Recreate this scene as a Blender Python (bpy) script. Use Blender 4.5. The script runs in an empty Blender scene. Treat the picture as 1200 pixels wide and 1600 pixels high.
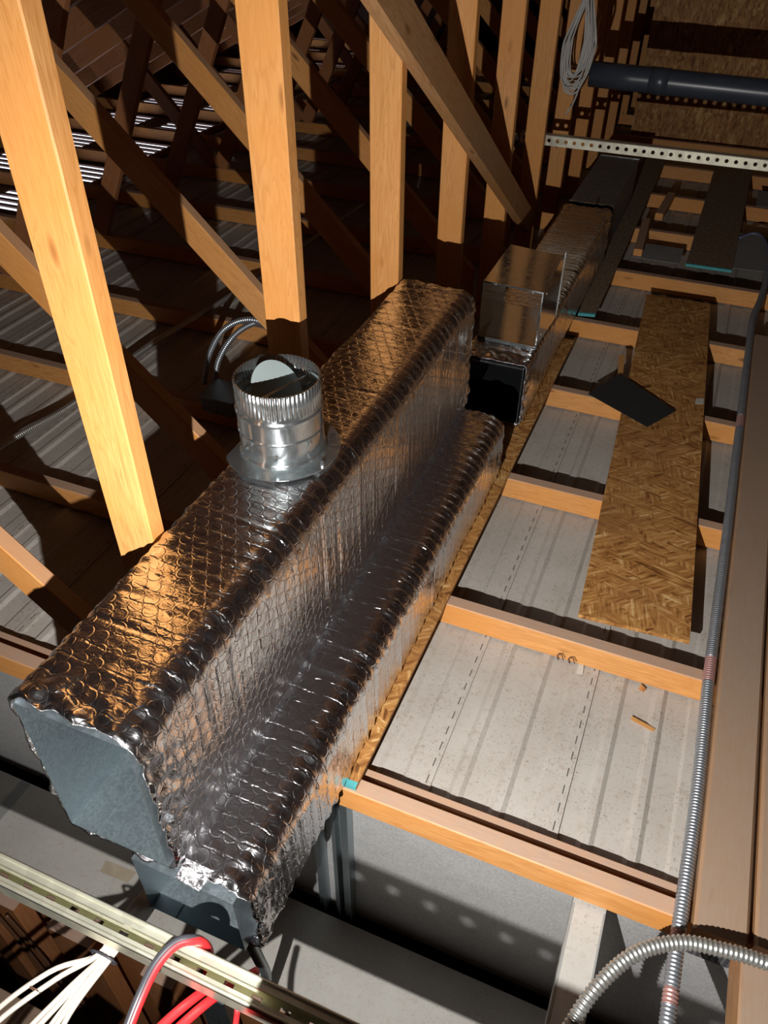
import bpy, bmesh, math, random
from mathutils import Vector, Matrix, noise
random.seed(7)
S = bpy.context.scene
C = S.collection

# ---------------------------------------------------------------- camera, world, light, exposure
cam_d = bpy.data.cameras.new('camera'); cam = bpy.data.objects.new('camera', cam_d); C.objects.link(cam)
cam_d.sensor_fit = 'VERTICAL'; cam_d.sensor_height = 36.0; cam_d.lens = 1227.55/1600*36.0
cam_d.clip_start = 0.01; cam_d.clip_end = 60
R0 = (0.9244925, 0.3811454, 0.0064634); R1 = (0.250328, -0.5942248, -0.7643512); R2 = (-0.2874882, 0.7082549, -0.6447678)
cam.matrix_world = Matrix(((R0[0], -R1[0], -R2[0], 0), (R0[1], -R1[1], -R2[1], 0), (R0[2], -R1[2], -R2[2], 1.66), (0, 0, 0, 1)))
S.camera = cam
S.view_settings.view_transform = 'Standard'; S.view_settings.look = 'None'
S.view_settings.exposure = 0.0; S.view_settings.gamma = 1.0; S.view_settings.use_curve_mapping = False
w = bpy.data.worlds.new('daylight'); S.world = w; w.use_nodes = True
w.node_tree.nodes['Background'].inputs[0].default_value = (0.86, 0.88, 1.0, 1)
w.node_tree.nodes['Background'].inputs[1].default_value = 2.2
LIGHT = 165.0
ld = bpy.data.lights.new('handheld_lamp', 'SPOT'); ld.energy = LIGHT; ld.shadow_soft_size = 0.0045
ld.spot_size = math.radians(165); ld.spot_blend = 1.0
ld.color = (1.0, 0.97, 0.93)
lo = bpy.data.objects.new('handheld_lamp', ld); lo.location = (-0.225, -0.07, 1.11)
lo.rotation_euler = Vector((-0.05, 3.2, -1.5)).to_track_quat('-Z', 'Y').to_euler(); C.objects.link(lo)
S.cycles.max_bounces = 7; S.cycles.glossy_bounces = 5; S.cycles.diffuse_bounces = 4
S.cycles.sample_clamp_indirect = 4.0
S.cycles.use_denoising = True

# ---------------------------------------------------------------- material helpers
class NT:
    def __init__(s, name):
        s.m = bpy.data.materials.new(name); s.m.use_nodes = True; s.t = s.m.node_tree; s.b = s.t.nodes['Principled BSDF']
    def n(s, typ, **k):
        nd = s.t.nodes.new(typ)
        for a, v in k.items(): setattr(nd, a, v)
        return nd
    def l(s, a, b): s.t.links.new(a, b)
    def val(s, sock, v):
        if hasattr(v, 'is_linked') or hasattr(v, 'links'): s.l(v, sock)
        else: sock.default_value = v
    def math(s, op, a, b=None, c=None):
        nd = s.n('ShaderNodeMath', operation=op); s.val(nd.inputs[0], a)
        if b is not None: s.val(nd.inputs[1], b)
        if c is not None: s.val(nd.inputs[2], c)
        return nd.outputs[0]
    def mix(s, f, a, b, mode='MIX'):
        nd = s.n('ShaderNodeMix', data_type='RGBA', blend_type=mode)
        s.val(nd.inputs[0], f); s.val(nd.inputs[6], a); s.val(nd.inputs[7], b); return nd.outputs[2]
    def noise(s, vec, scale, detail=3, rough=.5, dist=0):
        nd = s.n('ShaderNodeTexNoise'); s.l(vec, nd.inputs['Vector'])
        nd.inputs['Scale'].default_value = scale; nd.inputs['Detail'].default_value = detail
        nd.inputs['Roughness'].default_value = rough; nd.inputs['Distortion'].default_value = dist
        return nd.outputs['Fac']
    def ramp(s, f, stops):
        nd = s.n('ShaderNodeValToRGB'); e = nd.color_ramp.elements
        while len(e) < len(stops): e.new(.5)
        for i, (p, c) in enumerate(stops):
            e[i].position = p; e[i].color = (c, c, c, 1) if isinstance(c, (int, float)) else (*c, 1)
        s.l(f, nd.inputs[0]); return nd.outputs[0]
    def mapv(s, vec, scale=(1, 1, 1), loc=(0, 0, 0), rot=(0, 0, 0)):
        nd = s.n('ShaderNodeMapping'); s.l(vec, nd.inputs[0]); nd.inputs['Scale'].default_value = scale
        nd.inputs['Location'].default_value = loc; nd.inputs['Rotation'].default_value = rot; return nd.outputs[0]
    def obj(s): return s.n('ShaderNodeTexCoord').outputs['Object']
    def uv(s): return s.n('ShaderNodeTexCoord').outputs['UV']
    def bump(s, h, strength=.5, dist=.01, normal=None):
        nd = s.n('ShaderNodeBump'); s.l(h, nd.inputs['Height']); nd.inputs['Strength'].default_value = strength
        nd.inputs['Distance'].default_value = dist
        if normal: s.l(normal, nd.inputs['Normal'])
        s.l(nd.outputs[0], s.b.inputs['Normal']); return nd.outputs[0]
    def set(s, **k):
        nm = {'col': 'Base Color', 'rough': 'Roughness', 'metal': 'Metallic', 'spec': 'Specular IOR Level'}
        for a, v in k.items():
            if a == 'col' and isinstance(v, tuple): v = (*v, 1)
            s.val(s.b.inputs[nm[a]], v)
        return s

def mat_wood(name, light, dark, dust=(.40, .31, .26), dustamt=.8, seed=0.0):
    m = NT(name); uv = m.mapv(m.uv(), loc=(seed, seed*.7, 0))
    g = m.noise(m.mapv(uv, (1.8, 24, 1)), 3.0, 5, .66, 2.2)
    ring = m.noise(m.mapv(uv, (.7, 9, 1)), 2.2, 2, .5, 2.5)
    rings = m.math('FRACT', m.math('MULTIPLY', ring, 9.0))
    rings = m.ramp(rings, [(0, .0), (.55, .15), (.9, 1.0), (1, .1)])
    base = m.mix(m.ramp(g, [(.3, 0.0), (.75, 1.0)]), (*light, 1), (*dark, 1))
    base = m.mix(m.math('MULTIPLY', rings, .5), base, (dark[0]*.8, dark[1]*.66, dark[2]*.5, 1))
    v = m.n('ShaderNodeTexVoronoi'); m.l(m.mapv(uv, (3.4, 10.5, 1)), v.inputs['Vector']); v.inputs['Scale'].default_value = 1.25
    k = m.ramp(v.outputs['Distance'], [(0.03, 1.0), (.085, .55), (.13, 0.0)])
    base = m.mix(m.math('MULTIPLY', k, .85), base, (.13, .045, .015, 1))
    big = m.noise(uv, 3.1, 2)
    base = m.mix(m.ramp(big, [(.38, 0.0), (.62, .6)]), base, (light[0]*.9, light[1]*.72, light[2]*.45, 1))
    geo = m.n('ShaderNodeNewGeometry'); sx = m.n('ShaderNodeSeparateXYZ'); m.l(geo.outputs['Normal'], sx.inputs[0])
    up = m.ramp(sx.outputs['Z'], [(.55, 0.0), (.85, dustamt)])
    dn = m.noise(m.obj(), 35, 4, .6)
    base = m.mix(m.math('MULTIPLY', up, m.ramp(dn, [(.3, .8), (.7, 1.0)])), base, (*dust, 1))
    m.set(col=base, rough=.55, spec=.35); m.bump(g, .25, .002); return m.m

M = {}
M['wood'] = mat_wood('framing_lumber', (.76, .385, .135), (.56, .25, .075))
M['wood2'] = mat_wood('framing_lumber_red', (.52, .24, .11), (.36, .14, .055), seed=4.1)
M['wood_old'] = mat_wood('weathered_lumber', (.40, .23, .115), (.25, .13, .06), dust=(.33, .245, .185), dustamt=.9, seed=8.3)
M['brace'] = mat_wood('brace_lumber', (.50, .28, .13), (.34, .17, .07), seed=2.3, dustamt=.3)

def mat_osb():
    m = NT('oriented_strand_board'); o = m.obj()
    wv = m.n('ShaderNodeTexNoise'); m.l(o, wv.inputs['Vector']); wv.inputs['Scale'].default_value = 22; wv.inputs['Detail'].default_value = 2
    sv = m.n('ShaderNodeVectorMath', operation='MULTIPLY_ADD'); m.l(wv.outputs['Color'], sv.inputs[0]); sv.inputs[1].default_value = (.03, .03, .03); m.l(o, sv.inputs[2])
    def vor(vec, sc):
        v = m.n('ShaderNodeTexVoronoi'); m.l(vec, v.inputs['Vector']); v.inputs['Scale'].default_value = sc
        c = m.n('ShaderNodeSeparateColor'); m.l(v.outputs['Color'], c.inputs[0]); return c.outputs[0], c.outputs[1]
    sel, shade = vor(m.mapv(m.mapv(sv.outputs[0], rot=(0, 0, .4)), (.6, 1.5, 1)), 26)
    _, shade2 = vor(m.mapv(m.mapv(sv.outputs[0], rot=(0, 0, -.7)), (.7, 3.0, 1)), 26)
    def fib(ang, seed): return m.noise(m.mapv(m.mapv(o, rot=(0, 0, ang)), (10, 95, 10), (seed, seed, 0)), 1, 4, .65, .4)
    def mx(f, a, b):
        n = m.n('ShaderNodeMix'); m.l(f, n.inputs[0]); m.l(a, n.inputs[2]); m.l(b, n.inputs[3]); return n.outputs[0]
    f = mx(m.math('GREATER_THAN', sel, .35), fib(.25, 1), fib(-.7, 4)); f = mx(m.math('GREATER_THAN', sel, .7), f, fib(1.35, 9))
    ff = m.math('ADD', m.math('MULTIPLY', f, 1.05), m.math('ADD', m.math('MULTIPLY', shade, .06), m.math('MULTIPLY', m.math('SUBTRACT', shade2, .5), .10)))
    col = m.ramp(ff, [(.36, (.13, .045, .012)), (.47, (.33, .14, .037)), (.57, (.47, .225, .064)), (.67, (.60, .33, .115)), (.78, (.80, .56, .27))])
    big = m.noise(o, 5, 3)
    col = m.mix(m.ramp(big, [(.4, 0.0), (.7, .45)]), col, (.26, .12, .045, 1))
    m.set(col=col, rough=.6, spec=.3); m.bump(ff, .3, .002); return m.m
M['osb'] = mat_osb()
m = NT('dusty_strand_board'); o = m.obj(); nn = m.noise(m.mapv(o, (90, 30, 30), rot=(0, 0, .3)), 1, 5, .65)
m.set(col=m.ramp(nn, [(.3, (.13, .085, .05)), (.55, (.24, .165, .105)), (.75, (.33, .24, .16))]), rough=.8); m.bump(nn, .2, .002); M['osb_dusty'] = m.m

def mat_plain(name, col, rough=.5, metal=0.0, nscale=0, namt=.2, bump=0):
    m = NT(name); m.set(rough=rough, metal=metal)
    if nscale:
        n = m.noise(m.obj(), nscale, 4, .6)
        m.set(col=m.mix(n, (*[c*(1-namt) for c in col], 1), (*[min(1, c*(1+namt)) for c in col], 1)))
        if bump: m.bump(n, bump, .002)
    else: m.set(col=col)
    return m.m
def mat_sheet(name, a, b, speck=.7, seams=False, metal=0.0, rough=.6):
    m = NT(name); o = m.obj()
    n1 = m.noise(o, 7, 4, .6); n2 = m.noise(o, 170, 3, .7); n3 = m.noise(m.mapv(o, loc=(3, 1, 0)), 60, 4, .7)
    col = m.mix(m.ramp(n1, [(.3, 0.0), (.75, 1.0)]), (*a, 1), (*b, 1))
    col = m.mix(m.ramp(n3, [(.54, 0.0), (.66, .5*speck)]), col, (.30, .21, .14, 1))
    n4 = m.ramp(m.noise(o, 11, 3), [(.40, .15), (.62, 1.0)])
    col = m.mix(m.math('MULTIPLY', n4, m.ramp(n2, [(.57, 0.0), (.66, .9*speck)])), col, (.12, .085, .055, 1))
    vd = m.n('ShaderNodeTexVoronoi'); m.l(o, vd.inputs['Vector']); vd.inputs['Scale'].default_value = 48
    vc = m.n('ShaderNodeSeparateColor'); m.l(vd.outputs['Color'], vc.inputs[0])
    dots = m.math('MULTIPLY', m.math('GREATER_THAN', vc.outputs[0], .72), m.ramp(m.math('ADD', vd.outputs['Distance'], m.math('MULTIPLY', n2, .18)), [(.15, 1.0), (.20, 0.0)]))
    col = m.mix(m.math('MULTIPLY', dots, .8*speck), col, (.16, .075, .045, 1))
    if seams:
        s = m.n('ShaderNodeSeparateXYZ'); m.l(o, s.inputs[0])
        fx = m.math('FRACT', m.math('DIVIDE', m.math('ADD', s.outputs[0], 29.85-.022), .2985))
        inx = m.math('ADD', m.math('LESS_THAN', fx, .0045), m.math('GREATER_THAN', fx, .9955))
        fy = m.math('FRACT', m.math('MULTIPLY', s.outputs[1], 21.0))
        d = m.math('MULTIPLY', inx, m.math('LESS_THAN', fy, .5))
        col = m.mix(m.math('MULTIPLY', d, .85), col, (.03, .025, .02, 1))
    m.set(col=col, rough=rough, metal=metal, spec=.4); m.bump(n2, .12, .001); return m.m
M['deck'] = mat_sheet('dusty_ceiling_steel', (.44, .405, .36), (.52, .49, .45), seams=True)
M['ledge'] = mat_sheet('dusty_ledge_steel', (.40, .385, .355), (.47, .46, .43), .5)
M['greysheet'] = mat_sheet('grey_scrap_steel', (.23, .24, .235), (.30, .31, .30), .25)

def mat_galv(name, col, rough, spang=60, metal=.95, var=.35):
    m = NT(name); o = m.obj(); v = m.n('ShaderNodeTexVoronoi'); m.l(o, v.inputs['Vector']); v.inputs['Scale'].default_value = spang
    sp = m.n('ShaderNodeSeparateColor'); m.l(v.outputs['Color'], sp.inputs[0])
    n = m.noise(o, 12, 4, .6)
    f = m.math('ADD', m.math('MULTIPLY', sp.outputs[0], .5), m.math('MULTIPLY', n, .5))
    m.set(col=m.mix(f, (*[c*(1-var) for c in col], 1), (*[min(1, c*(1+var)) for c in col], 1)), metal=metal,
          rough=m.math('ADD', m.math('MULTIPLY', f, .14), rough-.07)); m.bump(m.noise(o, 8, 2), .12, .004); return m.m
M['galv'] = mat_galv('galvanised_steel', (.33, .39, .42), .42, 240, var=.10)
M['galv_shiny'] = mat_galv('bright_galvanised_steel', (.70, .76, .78), .17, 90, var=.12)
M['galv_tap'] = mat_galv('mirror_galvanised_steel', (.60, .62, .62), .12, 90, var=.06)
M['galv_wall'] = mat_galv('speckled_galvanised_panel', (.56, .56, .56), .42, 300, metal=.35, var=.3)
M['galv_dark'] = mat_galv('dark_galvanised_steel', (.22, .24, .25), .5, 60, metal=.5)
M['blade'] = mat_plain('dull_galvanised_blade', (.42, .50, .50), .4, .35, 20, .1)
M['zinc'] = mat_galv('yellow_zinc_steel', (.80, .79, .64), .34, 40, metal=.75, var=.08)
M['conduit'] = mat_plain('conduit_steel', (.42, .45, .49), .35, .8, 30, .25)
M['conduit_bright'] = mat_plain('bright_conduit_steel', (.62, .63, .60), .3, .85, 30, .12)
M['conduit_red'] = mat_plain('red_marked_steel', (.52, .30, .28), .4, .6)
M['pipe'] = mat_plain('dark_grey_plastic', (.045, .055, .075), .32, 0, 14, .35)
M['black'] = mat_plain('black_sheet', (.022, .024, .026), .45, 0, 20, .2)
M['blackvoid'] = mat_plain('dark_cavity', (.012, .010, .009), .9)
M['white_cable'] = mat_plain('white_cable_jacket', (.66, .60, .53), .45, 0, 60, .12)
M['grey_cable'] = mat_plain('grey_cable_jacket', (.52, .50, .47), .5, 0, 60, .12)
M['red'] = mat_plain('red_cable_jacket', (.75, .03, .035), .38)
M['blackcable'] = mat_plain('black_cable_jacket', (.05, .05, .06), .35)
M['bluecable'] = mat_plain('blue_grey_cable_jacket', (.12, .13, .20), .4)
M['darkwire'] = mat_plain('brown_wire', (.14, .07, .04), .3)
M['teal'] = mat_plain('teal_edge_paint', (.08, .38, .40), .7, 0, 40, .2)
M['tape'] = mat_plain('tan_masking_tape', (.36, .30, .22), .6, 0, 30, .25)
M['chip'] = mat_plain('split_pine', (.60, .30, .10), .7, 0, 60, .3)
M['paper'] = mat_plain('white_paper_label', (.55, .53, .48), .6)
M['plate'] = mat_plain('punched_nail_plate', (.20, .20, .20), .5, .5)
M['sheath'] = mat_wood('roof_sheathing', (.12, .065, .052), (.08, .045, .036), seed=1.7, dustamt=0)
M['baffle'] = mat_plain('grey_foam', (.23, .25, .25), .8)

def mat_foil():
    m = NT('bubble_foil'); uv = m.uv()
    wob = m.n('ShaderNodeTexNoise'); m.l(uv, wob.inputs['Vector']); wob.inputs['Scale'].default_value = 9; wob.inputs['Detail'].default_value = 2
    vs = m.n('ShaderNodeVectorMath', operation='SUBTRACT'); m.l(wob.outputs['Color'], vs.inputs[0]); vs.inputs[1].default_value = (.5, .5, .5)
    sc = m.n('ShaderNodeVectorMath', operation='SCALE'); m.l(vs.outputs[0], sc.inputs[0]); sc.inputs['Scale'].default_value = .010
    ad = m.n('ShaderNodeVectorMath', operation='ADD'); m.l(uv, ad.inputs[0]); m.l(sc.outputs[0], ad.inputs[1])
    s = m.n('ShaderNodeSeparateXYZ'); m.l(ad.outputs[0], s.inputs[0])
    P = .0285; Q = P*1.732
    def cell(ox, oy):
        fx = m.math('SUBTRACT', m.math('FRACT', m.math('ADD', m.math('DIVIDE', s.outputs[0], P), 40+ox)), .5)
        fy = m.math('SUBTRACT', m.math('FRACT', m.math('ADD', m.math('DIVIDE', s.outputs[1], Q), 40+oy)), .5)
        fx = m.math('MULTIPLY', fx, P); fy = m.math('MULTIPLY', fy, Q)
        return m.math('SQRT', m.math('ADD', m.math('MULTIPLY', fx, fx), m.math('MULTIPLY', fy, fy)))
    d = m.math('MINIMUM', cell(0, 0), cell(.5, .5))
    r = m.math('DIVIDE', d, P*.5)
    dome = m.ramp(r, [(0.0, .80), (.70, .80), (.86, 1.0), (.95, .4), (1.0, .25)])
    cr = m.noise(m.mapv(uv, (26, 60, 1)), 1, 4, .65, 1.0)
    cr2 = m.noise(uv, 120, 3, .6)
    h = m.math('ADD', m.math('MULTIPLY', dome, .00062), m.math('ADD', m.math('MULTIPLY', cr, .0014), m.math('MULTIPLY', cr2, .00018)))
    wn = m.noise(m.mapv(uv, (14, 30, 1), loc=(2, 5, 0)), 1, 3, .6); mk = m.noise(m.mapv(uv, (30, 12, 1), loc=(7, 1, 0)), 1, 3, .6)
    vv = m.math('ADD', s.outputs[1], m.math('MULTIPLY', wn, .022))
    dd = m.math('ABSOLUTE', m.math('SUBTRACT', m.math('FRACT', m.math('ADD', m.math('DIVIDE', vv, .0335), 50.0)), .5))
    gr = m.ramp(dd, [(0.0, 1.0), (.035, .55), (.085, 0.0)])
    gr = m.math('MULTIPLY', gr, m.ramp(mk, [(.42, 0.0), (.62, 1.0)]))
    h = m.math('SUBTRACT', h, m.math('MULTIPLY', gr, .0016))
    m.set(col=(.80, .795, .81), metal=1.0, rough=.12)
    nb = m.bump(h, 1.0, 1.0)
    g = m.n('ShaderNodeBsdfAnisotropic'); g.inputs['Color'].default_value = (.78, .77, .80, 1); g.inputs['Roughness'].default_value = .36
    m.l(nb, g.inputs['Normal']); ms = m.n('ShaderNodeMixShader'); ms.inputs[0].default_value = .10
    out = m.t.nodes['Material Output']; m.l(m.b.outputs[0], ms.inputs[1]); m.l(g.outputs[0], ms.inputs[2]); m.l(ms.outputs[0], out.inputs['Surface'])
    return m.m
M['foil'] = mat_foil()
def mat_foiledge():
    m = NT('torn_foil'); o = m.obj(); n = m.noise(o, 70, 5, .7, 1.0)
    m.set(col=m.ramp(n, [(.35, (.36, .35, .37)), (.6, (.60, .59, .62))]), metal=.95, rough=.2); m.bump(n, 1.0, .004); return m.m
M['foiledge'] = mat_foiledge()

# ---------------------------------------------------------------- mesh helpers
def link(name, me, mat, parent=None, smooth=False):
    o = bpy.data.objects.new(name, me); C.objects.link(o)
    for mt in (mat if isinstance(mat, (list, tuple)) else [mat]): me.materials.append(M[mt])
    if parent: o.parent = parent
    if smooth:
        for p in me.polygons: p.use_smooth = True
    return o
def thing(name, label, cat, group=None):
    o = bpy.data.objects.new(name, None); C.objects.link(o); o.empty_display_size = .05
    return tag(o, label, cat, group)
def tag(o, label, cat, group=None, kind=None):
    o['label'] = label; o['category'] = cat
    if group: o['group'] = group
    if kind: o['kind'] = kind
    return o
def struct(o, label=None):
    o['kind'] = 'structure'
    if label: o['label'] = label
    return o
class MB:
    """collects shapes with uv (metres) into one mesh"""
    def __init__(s): s.v = []; s.f = []; s.uv = []; s.mi = []
    def quad(s, pts, uvs=None, mi=0):
        i = len(s.v); s.v += [tuple(p) for p in pts]; s.f.append(tuple(range(i, i+len(pts)))); s.uv.append(uvs or [(0, 0)]*len(pts)); s.mi.append(mi)
    def beam(s, p0, p1, w, t, up=(0, 1, 0), chamfer=.0025, cut0=None, cut1=None):
        """rectangular member p0-p1; w is the size across in the plane, t the thickness along 'up'"""
        p0 = Vector(p0); p1 = Vector(p1); d = (p1-p0); L = d.length; d.normalize(); u = Vector(up); u = (u-d*u.dot(d)).normalized(); q = d.cross(u).normalized()
        c = chamfer; pr = []
        hw, ht = w/2, t/2
        for a, b in ((-hw+c, -ht), (hw-c, -ht), (hw, -ht+c), (hw, ht-c), (hw-c, ht), (-hw+c, ht), (-hw, ht-c), (-hw, -ht+c)): pr.append((a, b))
        off = random.random()*20; i0 = len(s.v); per = [0]
        for k in range(8): a, b = pr[k], pr[(k+1) % 8]; per.append(per[-1]+math.hypot(a[0]-b[0], a[1]-b[1]))
        for a, b in pr:
            e0 = 0.0 if cut0 is None else a*cut0; e1 = 0.0 if cut1 is None else a*cut1
            s.v.append(tuple(p0+q*a+u*b+d*e0)); s.v.append(tuple(p1+q*a+u*b+d*e1))
        for k in range(8):
            j = (k+1) % 8; s.f.append((i0+2*k, i0+2*k+1, i0+2*j+1, i0+2*j)); s.mi.append(0)
            s.uv.append([(off, per[k]+off), (off+L, per[k]+off), (off+L, per[k+1]+off), (off, per[k+1]+off)])
        for e in (0, 1):
            f = tuple(i0+2*k+e for k in range(8)); f = f if e == 0 else f[::-1]; s.f.append(f); s.mi.append(0)
            s.uv.append([(pr[((k) if e == 0 else 7-k)][0]*.3+off, pr[(k if e == 0 else 7-k)][1]+off) for k in range(8)])
    def box(s, x0, x1, y0, y1, z0, z1, mi=0):
        P = [(x0, y0, z0), (x1, y0, z0), (x1, y1, z0), (x0, y1, z0), (x0, y0, z1), (x1, y0, z1), (x1, y1, z1), (x0, y1, z1)]
        for f, ax in (((0, 3, 2, 1), 'xy'), ((4, 5, 6, 7), 'xy'), ((0, 1, 5, 4), 'xz'), ((2, 3, 7, 6), 'xz'), ((1, 2, 6, 5), 'yz'), ((3, 0, 4, 7), 'yz')):
            q = [P[i] for i in f]
            uv = [{'xy': (p[0], p[1]), 'xz': (p[0], p[2]), 'yz': (p[1], p[2])}[ax] for p in q]
            s.quad(q, uv, mi)
    def slab(s, quad, t, mi=0):
        """flat plate from a top quad (4 pts) with thickness t downwards along its normal"""
        a = [Vector(p) for p in quad]; n = (a[1]-a[0]).cross(a[3]-a[0]).normalized(); b = [p-n*t for p in a]
        uv = [(p.x, p.y) for p in a]
        s.quad(a, uv, mi); s.quad(b[::-1], uv[::-1], mi)
        for i in range(4):
            j = (i+1) % 4; s.quad([a[i], b[i], b[j], a[j]], [(a[i].x, a[i].y)]*4, mi)
    def tube(s, pts, r, seg=10, ridge=0, pitch=.007, step=None, caps=True, mi=0):
        P = resample(pts, step or (pitch/5 if ridge else .012))
        n = len(P); i0 = len(s.v); T = [(P[min(i+1, n-1)]-P[max(i-1, 0)]).normalized() for i in range(n)]
        nrm = Vector((0, 0, 1)) if abs(T[0].z) < .9 else Vector((1, 0, 0)); acc = 0
        for i in range(n):
            if i: acc += (P[i]-P[i-1]).length
            nrm = (nrm-T[i]*nrm.dot(T[i])).normalized(); bn = T[i].cross(nrm)
            rr = r*(1+ridge*math.sin(2*math.pi*acc/pitch)) if ridge else r
            for k in range(seg):
                a = 2*math.pi*k/seg; s.v.append(tuple(P[i]+(nrm*math.cos(a)+bn*math.sin(a))*rr))
        for i in range(n-1):
            for k in range(seg):
                j = (k+1) % seg; s.f.append((i0+i*seg+k, i0+i*seg+j, i0+(i+1)*seg+j, i0+(i+1)*seg+k)); s.uv.append([(0, 0)]*4); s.mi.append(mi)
        if caps:
            s.f.append(tuple(i0+k for k in range(seg))[::-1]); s.uv.append([(0, 0)]*seg); s.mi.append(mi)
            s.f.append(tuple(i0+(n-1)*seg+k for k in range(seg))); s.uv.append([(0, 0)]*seg); s.mi.append(mi)
    def build(s, name, mat, parent=None, smooth=False, weld=False):
        me = bpy.data.meshes.new(name); me.from_pydata(s.v, [], s.f); me.update()
        ul = me.uv_layers.new(name='UVMap'); i = 0
        for p, uvs in zip(me.polygons, s.uv):
            for k, li in enumerate(p.loop_indices): ul.data[li].uv = uvs[k]
        for p, mi in zip(me.polygons, s.mi): p.material_index = mi
        bm = bmesh.new(); bm.from_mesh(me)
        if weld: bmesh.ops.remove_doubles(bm, verts=bm.verts, dist=.0002)
        bmesh.ops.recalc_face_normals(bm, faces=bm.faces); bm.to_mesh(me); bm.free()
        return link(name, me, mat, parent, smooth)
def resample(pts, step):
    P = [Vector(p) for p in pts]
    if len(P) > 2:
        Q = []
        for i in range(len(P)-1):
            a = P[max(i-1, 0)]; b = P[i]; c = P[i+1]; d = P[min(i+2, len(P)-1)]
            for k in range(12):
                t = k/12; Q.append(.5*((2*b)+(c-a)*t+(2*a-5*b+4*c-d)*t*t+(3*b-a-3*c+d)*t**3))
        Q.append(P[-1]); P = Q
    out = [P[0].copy()]; carry = 0
    for i in range(len(P)-1):
        a, b = P[i], P[i+1]; L = (b-a).length
        if L < 1e-9: continue
        t = step-carry
        while t <= L: out.append(a+(b-a)*(t/L)); t += step
        carry = L-(t-step)
    if (out[-1]-P[-1]).length > step*.3: out.append(P[-1].copy())
    return out
def beam_obj(name, mat, p0, p1, w, t, up=(0, 1, 0), parent=None, **k):
    b = MB(); b.beam(p0, p1, w, t, up, **k); return b.build(name, mat, parent)

# ================================================================= STRUCTURE
Y0 = .844; PITCH = .6096      # centre plane of the first truss and truss spacing
TY = [Y0+PITCH*i for i in range(14)]
def roof_z(x): return .22+.5*(x+4.95)
# ribbed steel ceiling seen from above
prof = []
P = .2985
x = -3.6
k0 = math.floor((x-.022)/P)
xs = []
for k in range(k0, k0+19):
    s = .022+k*P
    for dx, z in ((-.058, 0), (-.050, .004), (-.013, .0045), (-.0125, .008), (.012, .008), (.0125, 0.0),
                  (.052, 0), (.063, .008), (.079, .008), (.090, 0), (.152, 0), (.163, .008), (.179, .008), (.190, 0)):
        xs.append((s+dx, z))
xs = [p for p in xs if -3.62 < p[0] < 1.6]
d = MB()
ya, yb = .87, 9.4
for (xa, za), (xb, zb) in zip(xs[:-1], xs[1:]):
    d.quad([(xa, ya, za), (xb, ya, zb), (xb, yb, zb), (xa, yb, za)])
    d.quad([(xa, ya, -.006), (xa, yb, -.006), (xb, yb, -.006), (xb, ya, -.006)])
    d.quad([(xa, ya, -.006), (xb, ya, -.006), (xb, ya, zb), (xa, ya, za)])
struct(d.build('floor', 'deck'), 'dusty grey ribbed steel deck between the joists')
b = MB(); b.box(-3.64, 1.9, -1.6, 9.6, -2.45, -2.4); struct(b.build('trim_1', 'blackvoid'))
b = MB(); b.box(-3.62, 1.6, .874, .889, -.66, -.0065); struct(b.build('wall_lower', 'galv_wall'), 'speckled galvanised panel below the front joist')
b = MB(); b.box(-1.9, 1.6, .598, .832, -.64, -.63); struct(b.build('trim_2', 'ledge'), 'dusty grey ledge below the panel')
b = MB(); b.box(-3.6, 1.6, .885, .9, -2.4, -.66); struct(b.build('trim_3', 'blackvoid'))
b = MB(); b.box(-3.6, -1.9, .3, .84, -.70, -.64); struct(b.build('trim_4', 'ledge'))
# ledge joint straps
b = MB(); b.beam((-1.565, .60, -.628), (-1.565, .83, -.628), .035, .004, (0, 0, 1), .0005); struct(b.build('trim_5', 'greysheet'))
# roof shell
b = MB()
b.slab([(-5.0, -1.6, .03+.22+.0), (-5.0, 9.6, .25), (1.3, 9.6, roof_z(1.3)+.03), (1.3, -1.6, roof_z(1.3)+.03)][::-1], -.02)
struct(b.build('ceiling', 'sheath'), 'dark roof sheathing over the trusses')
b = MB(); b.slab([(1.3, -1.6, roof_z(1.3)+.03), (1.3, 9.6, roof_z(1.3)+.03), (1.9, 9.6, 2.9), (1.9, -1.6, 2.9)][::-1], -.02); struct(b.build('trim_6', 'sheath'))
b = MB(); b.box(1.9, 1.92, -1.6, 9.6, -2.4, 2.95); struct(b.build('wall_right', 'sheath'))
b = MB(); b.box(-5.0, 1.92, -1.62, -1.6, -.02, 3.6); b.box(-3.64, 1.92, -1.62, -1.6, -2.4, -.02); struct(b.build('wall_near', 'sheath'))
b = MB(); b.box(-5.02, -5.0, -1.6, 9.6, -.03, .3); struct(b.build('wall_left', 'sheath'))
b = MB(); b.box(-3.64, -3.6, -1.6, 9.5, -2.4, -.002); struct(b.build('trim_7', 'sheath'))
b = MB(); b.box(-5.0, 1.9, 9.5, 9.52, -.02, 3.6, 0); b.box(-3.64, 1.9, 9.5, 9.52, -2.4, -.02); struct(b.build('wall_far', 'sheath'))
b = MB(); b.box(-.69, 1.88, 6.50, 6.512, .012, 2.6); struct(b.build('wall_back', 'osb'), 'strand board partition at the far right end')
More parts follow.
